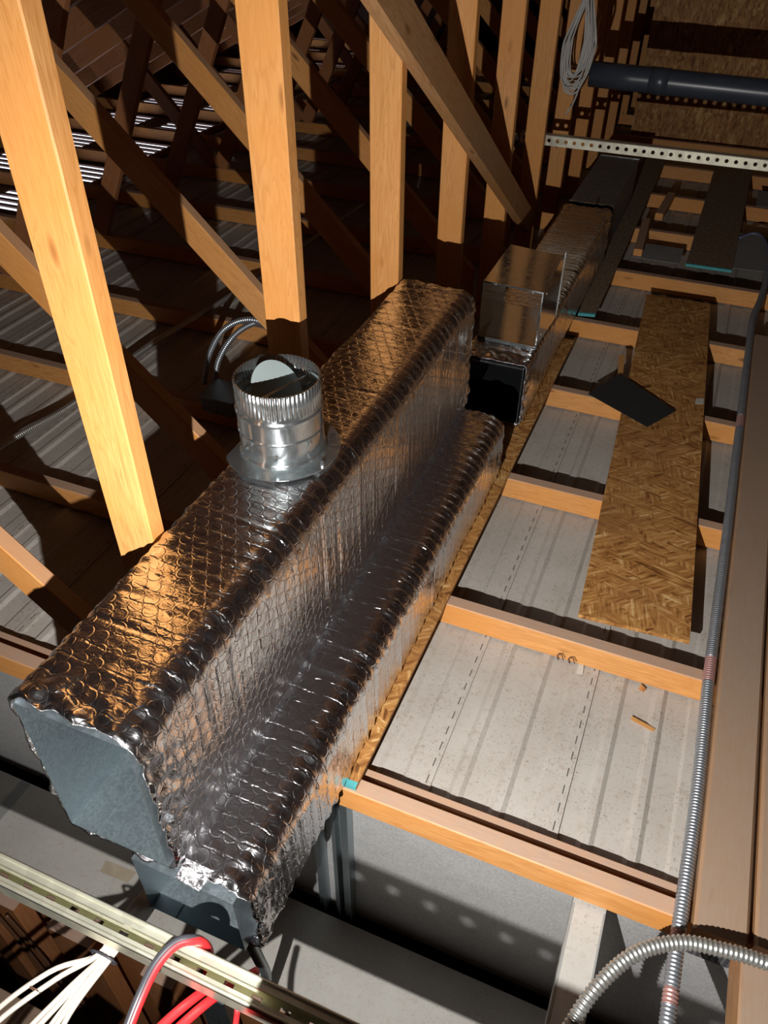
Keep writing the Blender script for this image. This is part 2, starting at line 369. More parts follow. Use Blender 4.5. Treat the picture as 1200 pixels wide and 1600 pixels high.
# soffit with vent slots (bright daylight comes through)
b = MB()
x_rows = ((-4.14, -3.72), (-4.74, -4.32))
ys = [-1.6]
cuts = []
for k in range(-1, 14):
    yc = Y0+PITCH*(k+.5)-.02
    for j in range(4): cuts.append((yc-.025+j*.078, yc-.025+j*.078+.050))
y = -1.6
for a, c in cuts:
    b.box(-5.0, -3.64, y, a, -.012, 0)
    b.box(-5.0, x_rows[1][0], a, c, -.012, 0); b.box(x_rows[1][1], x_rows[0][0], a, c, -.012, 0); b.box(x_rows[0][1], -3.64, a, c, -.012, 0)
    y = c
b.box(-5.0, -3.64, y, 9.6, -.012, 0)
struct(b.build('trim_8', 'sheath'), 'slotted soffit at the eave letting daylight in')
# daylit ground outdoors, well below the soffit
# (the world background seen through the slots is the daylight)

# ================================================================= TRUSSES
ordn = ['nearest', 'second', 'third', 'fourth', 'fifth', 'sixth', 'seventh', 'eighth', 'ninth', 'tenth', 'eleventh', 'twelfth', 'thirteenth', 'farthest']
extra = ['its wide post crossing the left edge', 'its post standing behind the round duct collar', 'post rising behind the tall duct',
         'its post half crossed by the slanting brace', 'its post crossed low down by the slanting brace', 'its post behind the foot of the slanting brace',
         'its post behind the hanging cable coil', 'just beyond the cable coil', 'beyond the grey pipe', 'deep in the dark end', 'deep in the dark end', 'deep in the dark end', 'next to the last', 'before the gable wall']
for i, yy in enumerate(TY):
    t = thing('roof_truss', '%s roof truss counted from the camera, %s' % (ordn[i], extra[i]), 'roof truss', 'timber roof trusses at even spacing')
    m_ = 'wood'
    beam_obj('bottom_chord', m_, (-4.95, yy, .0475), (1.55, yy, .0475), .077 if i else .077, .038, parent=t)
    beam_obj('post', m_, (-.836, yy, .0865), (-.836, yy, roof_z(-.836)-.15), .089, .038, parent=t)
    # diagonals lie in the truss plane
    beam_obj('web_diagonal', m_, (-.882-.028, yy, .205-.035), (-2.22, yy, 1.44), .089, .037, parent=t, cut0=-1.0)
    beam_obj('web_diagonal', 'wood2', (-2.98, yy, .088), (-2.32, yy, 1.36), .089, .036, parent=t)
    beam_obj('web_diagonal', 'wood2', (-3.02, yy, .10), (-3.60, yy, .73), .089, .034, parent=t)
    beam_obj('web_diagonal', m_, (-.80, yy, 2.02), (-.05, yy, .09), .089, .034, parent=t) if False else None
    beam_obj('top_chord', 'wood2', (-4.95, yy, roof_z(-4.95)-.075), (1.28, yy, roof_z(1.28)-.075), .14, .038, parent=t)

# sister board nailed in front of the nearest truss
s = beam_obj('sister_board', 'wood', (-4.9, .9015, .027), (1.5, .9015, .027), .043, .024)
tag(s, 'thin plank set on edge just behind the nearest bottom chord, across a black gap', 'board')

# slanting brace
br = beam_obj('diagonal_brace', 'brace', (-.7705, 1.45, 1.68), (-.7705, 3.63, .345), .098, .040, up=(1, 0, 0), cut1=-.35)
tag(br, 'weathered brown plank slanting down across the row of posts', 'brace')

# ================================================================= OSB, PLANKS
def plate_obj(name, mat, quad, t, label, cat, group=None, parts=None):
    o = bpy.data.objects.new(name, None)
    b = MB(); b.slab(quad, t); o = b.build(name, mat); return tag(o, label, cat, group)
o = plate_obj('osb_board', 'osb', [(-.055, 1.524, .099), (.231, 1.543, .099), (.108, 3.637, .099), (-.174, 3.625, .099)], .012,
              'long golden strand board panel lying across the joists right of centre', 'board')
b = MB(); b.slab([(.128, 2.735, .1002), (.157, 2.745, .1002), (.155, 2.785, .1002), (.127, 2.775, .1002)], .001); b.build('paper_label', 'paper', o)
def osb_strip(quad, label, teal=True, mat='osb'):
    o = plate_obj('osb_strip', mat, quad, .012, label, 'board')
    if teal:
        a, c = Vector(quad[0]), Vector(quad[1]); dn = Vector((0, -.0015, 0)); bk = Vector((0, .012, 0)); up = Vector((0, 0, .0004))
        b = MB(); b.slab([a+up+dn, c+up+dn, c+bk+up, a+bk+up], .0125); b.build('painted_edge', 'teal', o)['label'] = 'teal painted end'
    return o
osb_strip([(-.52, .829, .099), (-.398, .832, .099), (-.388, 3.05, .099), (-.52, 3.05, .099)], 'narrow strand board strip with teal end along the near foil ducts')
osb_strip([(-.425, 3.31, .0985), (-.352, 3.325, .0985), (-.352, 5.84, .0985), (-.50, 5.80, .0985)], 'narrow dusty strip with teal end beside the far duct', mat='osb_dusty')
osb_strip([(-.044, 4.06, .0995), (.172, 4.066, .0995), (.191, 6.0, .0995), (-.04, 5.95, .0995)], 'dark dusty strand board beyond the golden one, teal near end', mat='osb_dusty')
p = beam_obj('walkway_plank', 'wood_old', (.356, .80, .106), (.352, 3.35, .106), .098, .038, up=(0, 0, 1), chamfer=.006)
tag(p, 'brown dusty plank laid along the deck beside the flexible conduit', 'plank')
p = beam_obj('walkway_plank', 'wood_old', (.485, .81, .106), (.48, 3.35, .106), .142, .038, up=(0, 0, 1), chamfer=.006)
tag(p, 'brown dusty plank at the right edge beyond a narrow black gap', 'plank')
p = beam_obj('wooden_post', 'wood_old', (.462, .10, .035), (.462, .825, .035), .115, .09, up=(0, 0, 1), chamfer=.004)
tag(p, 'short timber running towards the camera in the lower right corner', 'timber')
# black plate
o = plate_obj('sheet_offcut', 'black', [(-.251, 2.63, .112), (-.013, 2.49, .112), (.067, 2.636, .112), (-.165, 2.825, .112)], .0015, 'thin black metal offcut lying askew on the golden board', 'metal sheet')
# small blocks
for nm, a, c, lab in (('wood_block', (-.255, 4.66, .105), (-.235, 5.05, .105), 'short pale wood block lying farther back between joists'),
                      ('wood_block', (-.285, 4.09, .105), (-.31, 4.56, .105), 'short pale wood block lying nearer the dusty strip')):
    o = beam_obj(nm, 'wood', a, c, .042, .038, up=(0, 0, 1)); tag(o, lab, 'wood block')
for q, lab in (([(.155, 4.11, .094), (.345, 4.13, .094), (.35, 4.62, .094), (.165, 4.62, .094)], 'grey steel sheet lying on a joist at the right edge'),
               ([(-.31, 4.07, .090), (-.075, 4.07, .090), (-.075, 4.28, .090), (-.31, 4.28, .090)], 'grey steel strip left of the dark board'),
               ([(.24, 5.1, .094), (.44, 5.1, .094), (.44, 5.4, .094), (.24, 5.4, .094)], 'small grey sheet farther back at the right edge')):
    plate_obj('steel_sheet', 'greysheet', q, .002, lab, 'metal sheet')

# ================================================================= FOIL DUCTS
def foil_sleeve(name, x0, x1, z0, z1, y0, y1, rad, parent, seed=0, crumple=.06, thick=.02, ends=(1, 1), du=.0075, dv=.0048, amp=1.0, rads=None):
    """insulation sleeve: rounded rectangular section swept along y, wrinkled, with folded torn ends"""
    # corners: (x1,z1) top right, (x0,z1) top left, (x0,z0), (x1,z0)
    rr = rads or [rad]*4
    prof = []
    cs = [(x1, z1, 1, 1, 0), (x0, z1, -1, 1, 90), (x0, z0, -1, -1, 180), (x1, z0, 1, -1, 270)]
    for (cx, cz, sx, sz, a0), r in zip(cs, rr):
        for k in range(0, 9):
            a = math.radians(a0+90*k/8); prof.append((cx-sx*r+r*math.cos(a), cz-sz*r+r*math.sin(a), math.cos(a), math.sin(a), 1))
    # densify straight parts
    P = []
    n = len(prof)
    for i in range(n):
        a = prof[i]; b2 = prof[(i+1) % n]; L = math.hypot(a[0]-b2[0], a[1]-b2[1]); m_ = max(1, int(L/du))
        for k in range(m_):
            t = k/m_; nx = a[2]*(1-t)+b2[2]*t; nz = a[3]*(1-t)+b2[3]*t; l = math.hypot(nx, nz)
            corner = 1.0 if L < .012 else 0.0
            P.append((a[0]*(1-t)+b2[0]*t, a[1]*(1-t)+b2[1]*t, nx/l, nz/l, corner))
    # smooth corner weight
    N = len(P); cw = [p[4] for p in P]
    for _ in range(3): cw = [(cw[i-1]+cw[i]*2+cw[(i+1) % N])/4 for i in range(N)]
    U = [0]
    for i in range(N): a, b2 = P[i], P[(i+1) % N]; U.append(U[-1]+math.hypot(a[0]-b2[0], a[1]-b2[1]))
    rows = []  # (y, inset)
    nv = int((y1-y0)/dv)
    if ends[0]: rows += [(y0+.012, -thick), (y0+.004, -thick*.85), (y0-.001, -thick*.6), (y0-.003, -thick*.3), (y0-.001, -.004)]
    rows += [(y0+(y1-y0)*j/nv, 0) for j in range(nv+1)]
    if ends[1]: rows += [(y1+.001, -.004), (y1+.003, -thick*.3), (y1+.001, -thick*.6), (y1-.004, -thick*.85)]
    # long irregular creases (across the run)
    rnd = random.Random(seed); creases = []
    y = y0
    while y < y1:
        y += rnd.uniform(.045, .14); creases.append((y, rnd.uniform(-1, 1)*.0035, rnd.uniform(.003, .007), rnd.random()))
    verts = []; vs = []
    for (yy, ins) in rows:
        vs.append(yy)
        e = min(abs(yy-y0), 9); f = math.exp(-((e/crumple)**1.5)) if ends[0] else 0
        e2 = abs(yy-y1); f = max(f, .6*math.exp(-((e2/crumple)**1.5)) if ends[1] else 0)
        for i in range(N):
            px, pz, nx, nz, _ = P[i]; u = U[i]
            q = Vector((u*1.0+seed*7, yy, seed))
            wrow = math.sin(2*math.pi*(yy+.006*noise.noise(q*6))/.0335)
            dsp = amp*(.00022+.0016*cw[i])*wrow*(.6+.8*noise.noise(Vector((u*6, yy*9, 2+seed))))
            dsp += amp*.003*noise.noise(q*5)+amp*(.0005+.0016*cw[i])*noise.noise(Vector((u*9, yy*60, seed)))+amp*(.0004+.0024*cw[i])*(abs(noise.noise(q*34))-.2)
            for (yc, am, wd, ph) in creases:
                dy = yy-yc-.006*noise.noise(Vector((u*7, yc*10, 1)))
                if abs(dy) < wd*3: dsp += am*math.exp(-(dy/wd)**2)*(.5+.5*noise.noise(Vector((u*5, yc*7, 3)))+.3)
            cx = f*.012*noise.noise(q*38)+f*.002*noise.noise(q*95)
            if ins: cx *= .25; dsp *= .4
            dsp += cx+ins
            yo = f*.008*noise.noise(Vector((u*26, seed+5, 0)))+(f*.004*noise.noise(q*70))
            verts.append((px+nx*dsp, yy+yo, pz+nz*dsp))
    faces = []; uvs = []; mi = []
    R_ = len(rows)
    for j in range(R_-1):
        for i in range(N):
            k = (i+1) % N
            faces.append((j*N+i, j*N+k, (j+1)*N+k, (j+1)*N+i)); uvs.append([(U[i], vs[j]), (U[i+1], vs[j]), (U[i+1], vs[j+1]), (U[i], vs[j+1])])
            edge = (ends[0] and j < 4) or (ends[1] and j > R_-5); mi.append(1 if edge else 0)
    me = bpy.data.meshes.new(name); me.from_pydata(verts, [], faces)
    ul = me.uv_layers.new(name='UVMap')
    flat = [c for f_ in uvs for uv in f_ for c in uv]; ul.data.foreach_set('uv', flat)
    me.polygons.foreach_set('material_index', mi); me.update()
    bm = bmesh.new(); bm.from_mesh(me); bmesh.ops.recalc_face_normals(bm, faces=bm.faces); bm.to_mesh(me); bm.free()
    o = link(name, me, ['foil', 'foiledge'], parent, True); return o
def metal_box(name, mat, x0, x1, z0, z1, y0, y1, parent, t=.0012, seam=True, closed=False):
    b = MB()
    b.box(x0, x1, y0, y1, z0, z0+t); b.box(x0, x1, y0, y1, z1-t, z1); b.box(x0, x0+t, y0, y1, z0+t, z1-t); b.box(x1-t, x1, y0, y1, z0+t, z1-t)
    if seam: b.box(x0+.25*(x1-x0), x0+.25*(x1-x0)+.004, y0, y1, z0+t, z0+t+.003)
    if closed: b.box(x0+t, x1-t, y1-t, y1, z0+t, z1-t)
    return b.build(name, mat, parent)

du_ = thing('upper_duct', 'tall foil wrapped duct in front with an open end and round collar on top', 'duct', None)
foil_sleeve('foil_insulation', -.788, -.552, .322, .706, .452, 2.045, .03, du_, seed=3, thick=.011, ends=(1, 1), rads=[.05, .035, .02, .03])
metal_box('duct_body', 'galv', -.773, -.570, .338, .688, .447, 2.03, du_)
dl = thing('lower_duct', 'lower foil wrapped duct stepping out to the right below the tall duct', 'duct', None)
foil_sleeve('foil_insulation', -.668, -.421, .100, .320, .464, 2.035, .03, dl, seed=11, amp=1.3, thick=.007, rads=[.05, .02, .02, .02])
metal_box('duct_body', 'galv', -.656, -.450, .107, .300, .447, 2.02, dl)
b = MB(); b.slab([(-.56, .444, .312), (-.51, .440, .312), (-.50, .475, .325), (-.555, .475, .328)], .002); b.build('foil_tape', 'foiledge', dl)

df = thing('far_duct', 'long foil wrapped duct farther back with a black open end facing the camera', 'duct', None)
foil_sleeve('foil_insulation', -.665, -.428, .104, .350, 2.325, 3.93, .02, df, seed=21, thick=.013, rads=[.025, .02, .015, .015], amp=1.0)
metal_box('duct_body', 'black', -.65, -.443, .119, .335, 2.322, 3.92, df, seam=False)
for nm_, bx in (('mouth_edge', (-.652, -.441, 2.316, 2.322, .333, .337)), ('mouth_edge', (-.444, -.441, 2.316, 2.322, .119, .333))):
    b = MB(); b.box(*bx); b.build(nm_, 'galv_shiny', df)
b = MB(); b.box(-.648, -.445, 2.75, 2.752, .121, .333); b.build('inner_shade_sheet', 'blackvoid', df)  # black sheet added across the duct, standing in for shade in its mouth
de = thing('bare_duct', 'bare dark galvanised duct section beyond the far foil duct', 'duct', None)
metal_box('duct_body', 'galv_dark', -.655, -.44, .10, .335, 4.03, 4.86, de, closed=True)
for bx in ((-.657, -.438, 4.026, 4.034, .333, .338), (-.657, -.438, 4.855, 4.863, .333, .338), (-.441, -.437, 4.026, 4.034, .10, .333)):
    b = MB(); b.box(*bx); b.build('flange', 'galv_shiny', de)

# rectangular tap on the far duct
tp = thing('duct_tap', 'shiny open square sheet metal tap on top of the far duct', 'duct fitting', None)
b = MB(); b.box(-.645, -.433, 2.43, 2.74, .352, .3545); b.build('base_flange', 'galv_tap', tp)
b = MB(); b.slab([(-.643, 2.455, .556), (-.437, 2.45, .551), (-.437, 2.72, .575), (-.63, 2.74, .58)], .0012); b.build('top_panel', 'galv_tap', tp)
b = MB(); b.slab([(-.436, 2.452, .354), (-.425, 2.70, .354), (-.425, 2.70, .60), (-.436, 2.452, .551)], .0012); b.build('side_panel', 'galv_tap', tp)
b = MB(); b.slab([(-.643, 2.455, .556), (-.63, 2.74, .58), (-.63, 2.74, .354), (-.643, 2.455, .354)], .0012); b.build('side_panel', 'galv_tap', tp)
for p0_, p1_, w_ in (((-.643, 2.452, .354), (-.643, 2.452, .556), .005), ((-.437, 2.448, .354), (-.437, 2.448, .552), .005), ((-.645, 2.452, .556), (-.435, 2.448, .552), .006),
                     ((-.645, 2.445, .357), (-.435, 2.44, .357), .007), ((-.425, 2.702, .354), (-.425, 2.702, .60), .006)):
    b = MB(); b.beam(p0_, p1_, w_, .004, chamfer=.0005); b.build('edge_hem', 'galv_shiny', tp)
sc_ = MB()
for px, py, pz in ((-.60, 2.448, .553), (-.47, 2.445, .551), (-.435, 2.50, .53), (-.435, 2.62, .56), (-.435, 2.5, .38), (-.435, 2.6, .38)):
    sc_.box(px-.003, px+.003, py-.003, py+.003, pz-.003, pz+.003)
sc_.build('rivet', 'galv_shiny', tp)['kind'] = 'stuff'

# round collar with damper
cc = thing('round_collar', 'round crimped sheet metal collar with a damper blade on the tall foil duct', 'duct fitting', None)
CX, CY = -.697, 1.158
def ring_mesh(prof, nseg, crimp=None):
    b = MB(); V = []
    for j, (r, z) in enumerate(prof):
        for k in range(nseg):
            a = 2*math.pi*k/nseg; rr = r
            if crimp and z > crimp: rr = r+.0016*math.sin(2*math.pi*k/5)*min(1, (z-crimp)/.006)
            V.append((CX+rr*math.cos(a), CY+rr*math.sin(a), z))
    b.v = V
    for j in range(len(prof)-1):
        for k in range(nseg):
            q = (k+1) % nseg; b.f.append((j*nseg+k, j*nseg+q, (j+1)*nseg+q, (j+1)*nseg+k)); b.uv.append([(0, 0)]*4); b.mi.append(0)
    return b
R = .086; zb = .712
pr = [(R+.002, zb), (R+.004, zb+.006), (R+.001, zb+.010), (R, zb+.013), (R, zb+.02), (R, zb+.055), (R, zb+.0565), (R+.0018, zb+.058), (R+.0018, zb+.060), (R, zb+.0615), (R, zb+.064), (R, zb+.098), (R, zb+.100), (R+.0025, zb+.102), (R+.0025, zb+.106), (R, zb+.108), (R, zb+.111)]
pr2 = [(R-.0005, zb+.115), (R-.001, zb+.12), (R-.0015, zb+.135), (R-.0015, zb+.166), (R-.0030, zb+.167), (R-.0032, zb+.12), (R-.002, zb+.11), (R+.002, zb+.105), (R-.002, zb+.10), (R-.002, zb)]
o = ring_mesh(pr+pr2, 300, crimp=zb+.117).build('collar_wall', 'galv_shiny', cc, smooth=True)
b = MB(); n = 64
for k in range(n):
    a0 = 2*math.pi*k/n; a1 = 2*math.pi*(k+1)/n
    def pt(a, r, z): return (max(-.786, CX+r*math.cos(a)) if r > .1 else CX+r*math.cos(a), CY+r*1.03*math.sin(a), z-(.0 if r < .1 else .001))
    for z in (zb+.003, zb+.0015):
        b.quad([pt(a0, R, z), pt(a0, .119, z-.001), pt(a1, .119, z-.001), pt(a1, R, z)])
    b.quad([pt(a0, .119, zb+.002), pt(a0, .119, zb+.0005), pt(a1, .119, zb+.0005), pt(a1, .119, zb+.002)])
b.build('base_flange', 'galv_shiny', cc, smooth=True)
b = MB(); c0 = Vector((CX-.005, CY+.005, zb+.128)); ax1 = Vector((.35, .94, 0)).normalized(); ax2 = Vector((-.55, .20, .81)).normalized()
ax2 = (ax2-ax1*ax2.dot(ax1)).normalized(); nn = ax1.cross(ax2)
ringp = [c0+ax1*.078*math.cos(2*math.pi*k/48)*.72+ax2*.078*math.sin(2*math.pi*k/48)*.80 for k in range(48)]
b.quad([p+nn*.0008 for p in ringp]); b.quad([p-nn*.0008 for p in ringp][::-1])
for k in range(48): b.quad([ringp[k]+nn*.0008, ringp[k]-nn*.0008, ringp[(k+1) % 48]-nn*.0008, ringp[(k+1) % 48]+nn*.0008])
blade = b.build('damper_blade', 'blade', cc)
b = MB(); b.tube([c0-ax1*.082, c0+ax1*.082], .0035, 8); b.build('damper_rod', 'galv_shiny', blade)
for px, py, pz in ((.105, -.03, .005), (-.03, -.088, .045), (.03, -.083, .03), (.081, -.035, .05)):
    b = MB(); b.tube([(CX+px, CY+py, zb+pz-.002), (CX+px, CY+py-.002, zb+pz+.004)], .004, 8); b.build('screw', 'galv_shiny', cc)

# ================================================================= STRUT CHANNEL (foreground)
st = thing('slotted_strut', 'pale yellow zinc slotted strut channel crossing the lower left foreground', 'strut channel')
b = MB(); xa, xb = -1.35, .25; za = .268; zt = .309; y0, y1 = .320, .366; t = .0025
b.box(xa, xb, y0, y0+t, za, zt); b.box(xa, xb, y1-t, y1, za, zt)
b.box(xa, xb, y0, y0+.0135, zt-t, zt); b.box(xa, xb, y1-.0165, y1, zt-t, zt)
b.box(xa, xb, y0+.011, y0+.0135, zt-.009, zt-t); b.box(xa, xb, y1-.0165, y1-.014, zt-.009, zt-t)
sl0 = -.807; sy0, sy1 = y0+.0125, y0+.0295
b.box(xa, xb, y0+t, sy0, za, za+t); b.box(xa, xb, sy1, y1-t, za, za+t)
x = xa; k = -10
while True:
    s_ = sl0+.0507*k
    if s_-.009 > xb: break
    if s_-.009 > x: b.box(x, s_-.009, sy0, sy1, za, za+t)
    x = s_+.009; k += 1
b.box(x, xb, sy0, sy1, za, za+t)
b.build('channel', 'zinc', st)
# rounded rail beads
b = MB(); b.tube([(xa, y1-.004, zt), (xb, y1-.004, zt)], .0035, 8, step=.5); b.tube([(xa, y0+.004, zt), (xb, y0+.004, zt)], .0035, 8, step=.5)
b.build('rolled_lip', 'zinc', st, smooth=True)

def perf_angle(label, xa, xb, y, z0, z1, pitch, leg, hr, mat, xoff=0, legdir=-1):
    """perforated steel angle: upright leg with a row of holes and a flat leg"""
    t_ = thing('perforated_angle', label, 'steel angle')
    b = MB(); tt = .002; zc = (z0+z1)/2
    # upright leg as cells with octagonal holes
    n = int((xb-xa)/pitch)
    for i in range(n):
        x0 = xa+i*pitch; x1 = x0+pitch; xc = (x0+x1)/2
        N = 16; outer = []; inner = []
        for k in range(N):
            a = 2*math.pi*k/N; c, s_ = math.cos(a), math.sin(a); sc = min(pitch/2/max(abs(c), 1e-6), (z1-z0)/2/max(abs(s_), 1e-6))
            if k % 2 == 0 and k % 4 == 2: pass
            outer.append((xc+c*sc, zc+s_*sc)); inner.append((xc+c*hr, zc+s_*hr))
        # add true corners
        cor = [(x1, z1), (x0, z1), (x0, z0), (x1, z0)]
        for yy in (y, y+tt):
            for k in range(N):
                j = (k+1) % N; pts = [inner[k], outer[k]]
                a0 = 2*math.pi*k/N; a1 = 2*math.pi*(k+1)/N
                for cx_, cz_ in cor:
                    ca = math.atan2(cz_-zc, cx_-xc) % (2*math.pi)
                    if a0 < ca < a1: pts.append((cx_, cz_))
                pts += [outer[j], inner[j]]
                b.quad([(p[0], yy, p[1]) for p in pts])
        for k in range(N):
            j = (k+1) % N; b.quad([(inner[k][0], y, inner[k][1]), (inner[j][0], y, inner[j][1]), (inner[j][0], y+tt, inner[j][1]), (inner[k][0], y+tt, inner[k][1])])
    xe = xa+n*pitch
    b.box(xa, xe, y, y+tt, z1, z1+.0015); b.box(xa, xe, y, y+tt, z0-.0015, z0)
    b.build('upright_leg', mat, t_)
    b = MB(); yl = y+legdir*leg
    zz = z1 if legdir > 0 else z0-.0015
    b.box(xa, xe, min(y, yl), max(y, yl), zz, zz+.002); b.build('flat_leg', mat, t_)
    return t_
perf_angle('yellow zinc perforated angle crossing the upper right over the ducts', -.915, 1.0, 3.925, .604, .646, .0395, .04, .0085, 'zinc', legdir=1)
perf_angle('unseen perforated angle added below the view to throw the dotted shadow', -.287, .45, .165, .708, .748, .0254, .045, .0045, 'galv_dark', legdir=-1)  # added out of view, shaped so its holes cast dots on the panel

# ================================================================= PIPE, COIL
pp = thing('plastic_pipe', 'dark grey plastic pipe running across the upper right', 'pipe')
b = MB(); b.tube([(-.70, 4.34, .835), (1.5, 4.34, .80)], .056, 40, step=.2); b.build('pipe_body', 'pipe', pp, smooth=True)
b = MB(); b.tube([(-.42, 4.34, .8305), (-.33, 4.34, .829)], .0585, 40, step=.05); b.build('coupling', 'pipe', pp, smooth=True)
co = thing('cable_coil', 'long hanging coil of thin off-white cable on a post', 'cable coil')
b = MB(); rnd = random.Random(5)
for k in range(16):
    ax_ = .045+rnd.uniform(-.016, .012); top = 1.165+rnd.uniform(-.012, .012); bot = .80+rnd.uniform(-.035, .06)
    cx_ = -.752+rnd.uniform(-.012, .012); yk = 4.20+rnd.uniform(-.014, .014); pts = []
    for j in range(25):
        a = 2*math.pi*j/24; zz = (top+bot)/2+(top-bot)/2*math.cos(a); sq = abs(math.sin(a))**.8*(1 if math.sin(a) > 0 else -1)
        wd = ax_*(1.15-.75*max(0, math.cos(a)))
        pts.append((cx_+wd*sq+.01*math.cos(a), yk+.012*math.sin(a+k), zz))
    b.tube(pts, .0036, 6, caps=False)
b.build('cable_loops', 'grey_cable', co, smooth=True)
b = MB(); b.tube([(-.745, 4.18, .83), (-.72, 4.19, .82), (-.735, 4.19, .74), (-.765, 4.19, .68)], .004, 6); b.build('cable_end', 'grey_cable', co, smooth=True)
b = MB(); b.tube([(-.77, 4.40, 1.16), (-.76, 4.2, 1.185), (-.72, 4.19, 1.15)], .002, 6); b.build('hanging_wire', 'galv_shiny', co)

# ================================================================= FLEXIBLE CONDUITS
def conduit(label, segs, r, group=None, pitch=.0075, mats=None, ridge=.10):
    t_ = thing('flexible_conduit', label, 'conduit', group)
    for pts, mat, nm in segs:
        b = MB(); b.tube(pts, r, 12, ridge=ridge, pitch=pitch, caps=True); o = b.build(nm, mat, t_, smooth=True)
        if nm == 'red_band': o['label'] = 'reddish marked stretch'
    return t_
zc = .103
conduit('grey ribbed conduit running along the deck beside the brown planks',
        [([(.281, .30, zc-.005), (.284, .50, zc), (.285, .655, zc)], 'conduit', 'sleeve'), ([(.285, .655, zc), (.285, .685, zc)], 'conduit_red', 'red_band'),
         ([(.285, .685, zc), (.2855, .765, zc)], 'conduit', 'sleeve'), ([(.2855, .765, zc), (.286, .79, zc)], 'conduit_red', 'red_band'),
         ([(.286, .79, zc), (.29, 1.1, zc+.002), (.286, 1.42, zc)], 'conduit', 'sleeve'), ([(.286, 1.42, zc), (.286, 1.50, zc)], 'conduit_red', 'red_band'),
         ([(.286, 1.50, zc), (.289, 2.0, zc), (.290, 2.62, zc)], 'conduit', 'sleeve'), ([(.290, 2.62, zc), (.290, 2.70, zc)], 'conduit_red', 'red_band'),
         ([(.290, 2.70, zc), (.290, 3.2, zc), (.293, 3.55, zc), (.318, 3.8, zc), (.335, 4.2, zc+.01), (.345, 5.5, zc)], 'conduit', 'sleeve')], .0135)
conduit('bright ribbed conduit arching across the lower right corner',
        [([(.10, .48, .02), (.122, .53, .13), (.150, .60, .172), (.20, .675, .19), (.27, .725, .195), (.34, .742, .195), (.42, .752, .19), (.62, .76, .17)], 'conduit_bright', 'sleeve')], .0125, pitch=.0085, ridge=.12)
conduit('thin ribbed conduit lying on the deck at far left',
        [([(-2.07, .95, .03), (-2.03, 1.50, .097), (-2.012, 1.86, .075), (-1.99, 2.25, .097), (-1.955, 2.64, .097), (-1.925, 2.9, .097), (-1.85, 4.2, .10)], 'conduit_bright', 'sleeve')], .0115, pitch=.0085)
lp = thing('flexible_conduit', 'looped ribbed conduit arching beside the junction box behind the collar', 'conduit')
for dx in (0, .045):
    b = MB(); b.tube([(-1.616+dx, 2.15, .10), (-1.581+dx, 2.15, .215), (-1.509+dx*.9, 2.15+dx*.3, .333-dx*.3), (-1.43+dx*.5, 2.16+dx, .391-dx*.6), (-1.353+dx*.3, 2.17+dx, .397-dx*.4), (-1.30, 2.17+dx, .34), (-1.29, 2.17+dx, .20)], .0105, 10, ridge=.12, pitch=.0085)
    b.build('loop', 'conduit', lp, smooth=True)
jb = thing('junction_box', 'grey steel junction box on a joist behind the round collar', 'electrical box')
b = MB(); b.box(-1.53, -1.40, 2.00, 2.12, .089, .15); b.build('box_body', 'galv_dark', jb)
b = MB(); b.box(-1.535, -1.395, 1.995, 2.125, .15, .154); b.build('cover', 'galv', jb)
b = MB(); b.tube([(-1.34, 2.14, .10), (-1.345, 2.14, .28)], .013, 12); b.tube([(-1.345, 2.14, .18), (-1.345, 2.14, .21)], .019, 12); b.build('connector', 'galv_dark', jb)
bc = MB(); bc.tube([(.18, 4.52, .10), (.24, 4.56, .12), (.29, 4.52, .12), (.33, 4.35, .11), (.36, 4.15, .105), (.42, 3.9, .1)], .008, 8)
tag(bc.build('loose_cable', 'bluecable', smooth=True), 'blue grey cable curling over the joist at the right edge', 'cable')

# ================================================================= CABLES IN THE FOREGROUND
ends = [(-.765, .165, .19), (-.745, .155, .20), (-.700, .145, .19), (-.685, .14, .20), (-.670, .145, .18), (-.655, .15, .19), (-.64, .155, .185)]
mids = [(-.705, .262, .215), (-.695, .255, .205), (-.668, .25, .20), (-.662, .245, .20), (-.655, .24, .195), (-.648, .238, .20), (-.642, .235, .195)]
desc = ['outermost left', 'second from the left', 'third from the left', 'middle', 'third from the right', 'second from the right', 'rightmost']
for k in range(7):
    o_ = (k-3)*.0062; zz = .195+(k % 2)*.008
    b = MB(); b.tube([(-.70+o_, .60, -.20), (-.700+o_, .54, -.06), (-.690+o_, .485, .05), (-.655+o_, .41, .15), (-.642+o_*.8, .365, zz), (-.643+o_*.6, .318, zz+.003), mids[k], ends[k], (ends[k][0]-.03, ends[k][1]-.12, ends[k][2]-.05)], .0047, 8)
    tag(b.build('white_cable', 'white_cable', smooth=True), '%s of the seven white cables fanning out below the strut' % desc[k], 'cable', 'white cables under the strut')
b = MB()
for a_ in range(24):
    pass
b.tube([(-.643+.027*math.cos(a), .318, .201+.014*math.sin(a)) for a in [2*math.pi*j/16 for j in range(17)]], .0022, 6)
tag(b.build('cable_tie', 'blackcable', smooth=True), 'dark tie round the bundle of white cables', 'cable tie')
b = MB(); b.tube([(-.715+.012*math.cos(a), .232, .205+.009*math.sin(a)) for a in [2*math.pi*j/16 for j in range(17)]], .0012, 6)
tag(b.build('cable_tie', 'darkwire', smooth=True), 'brown wire tie round two white cables at lower left', 'cable tie')
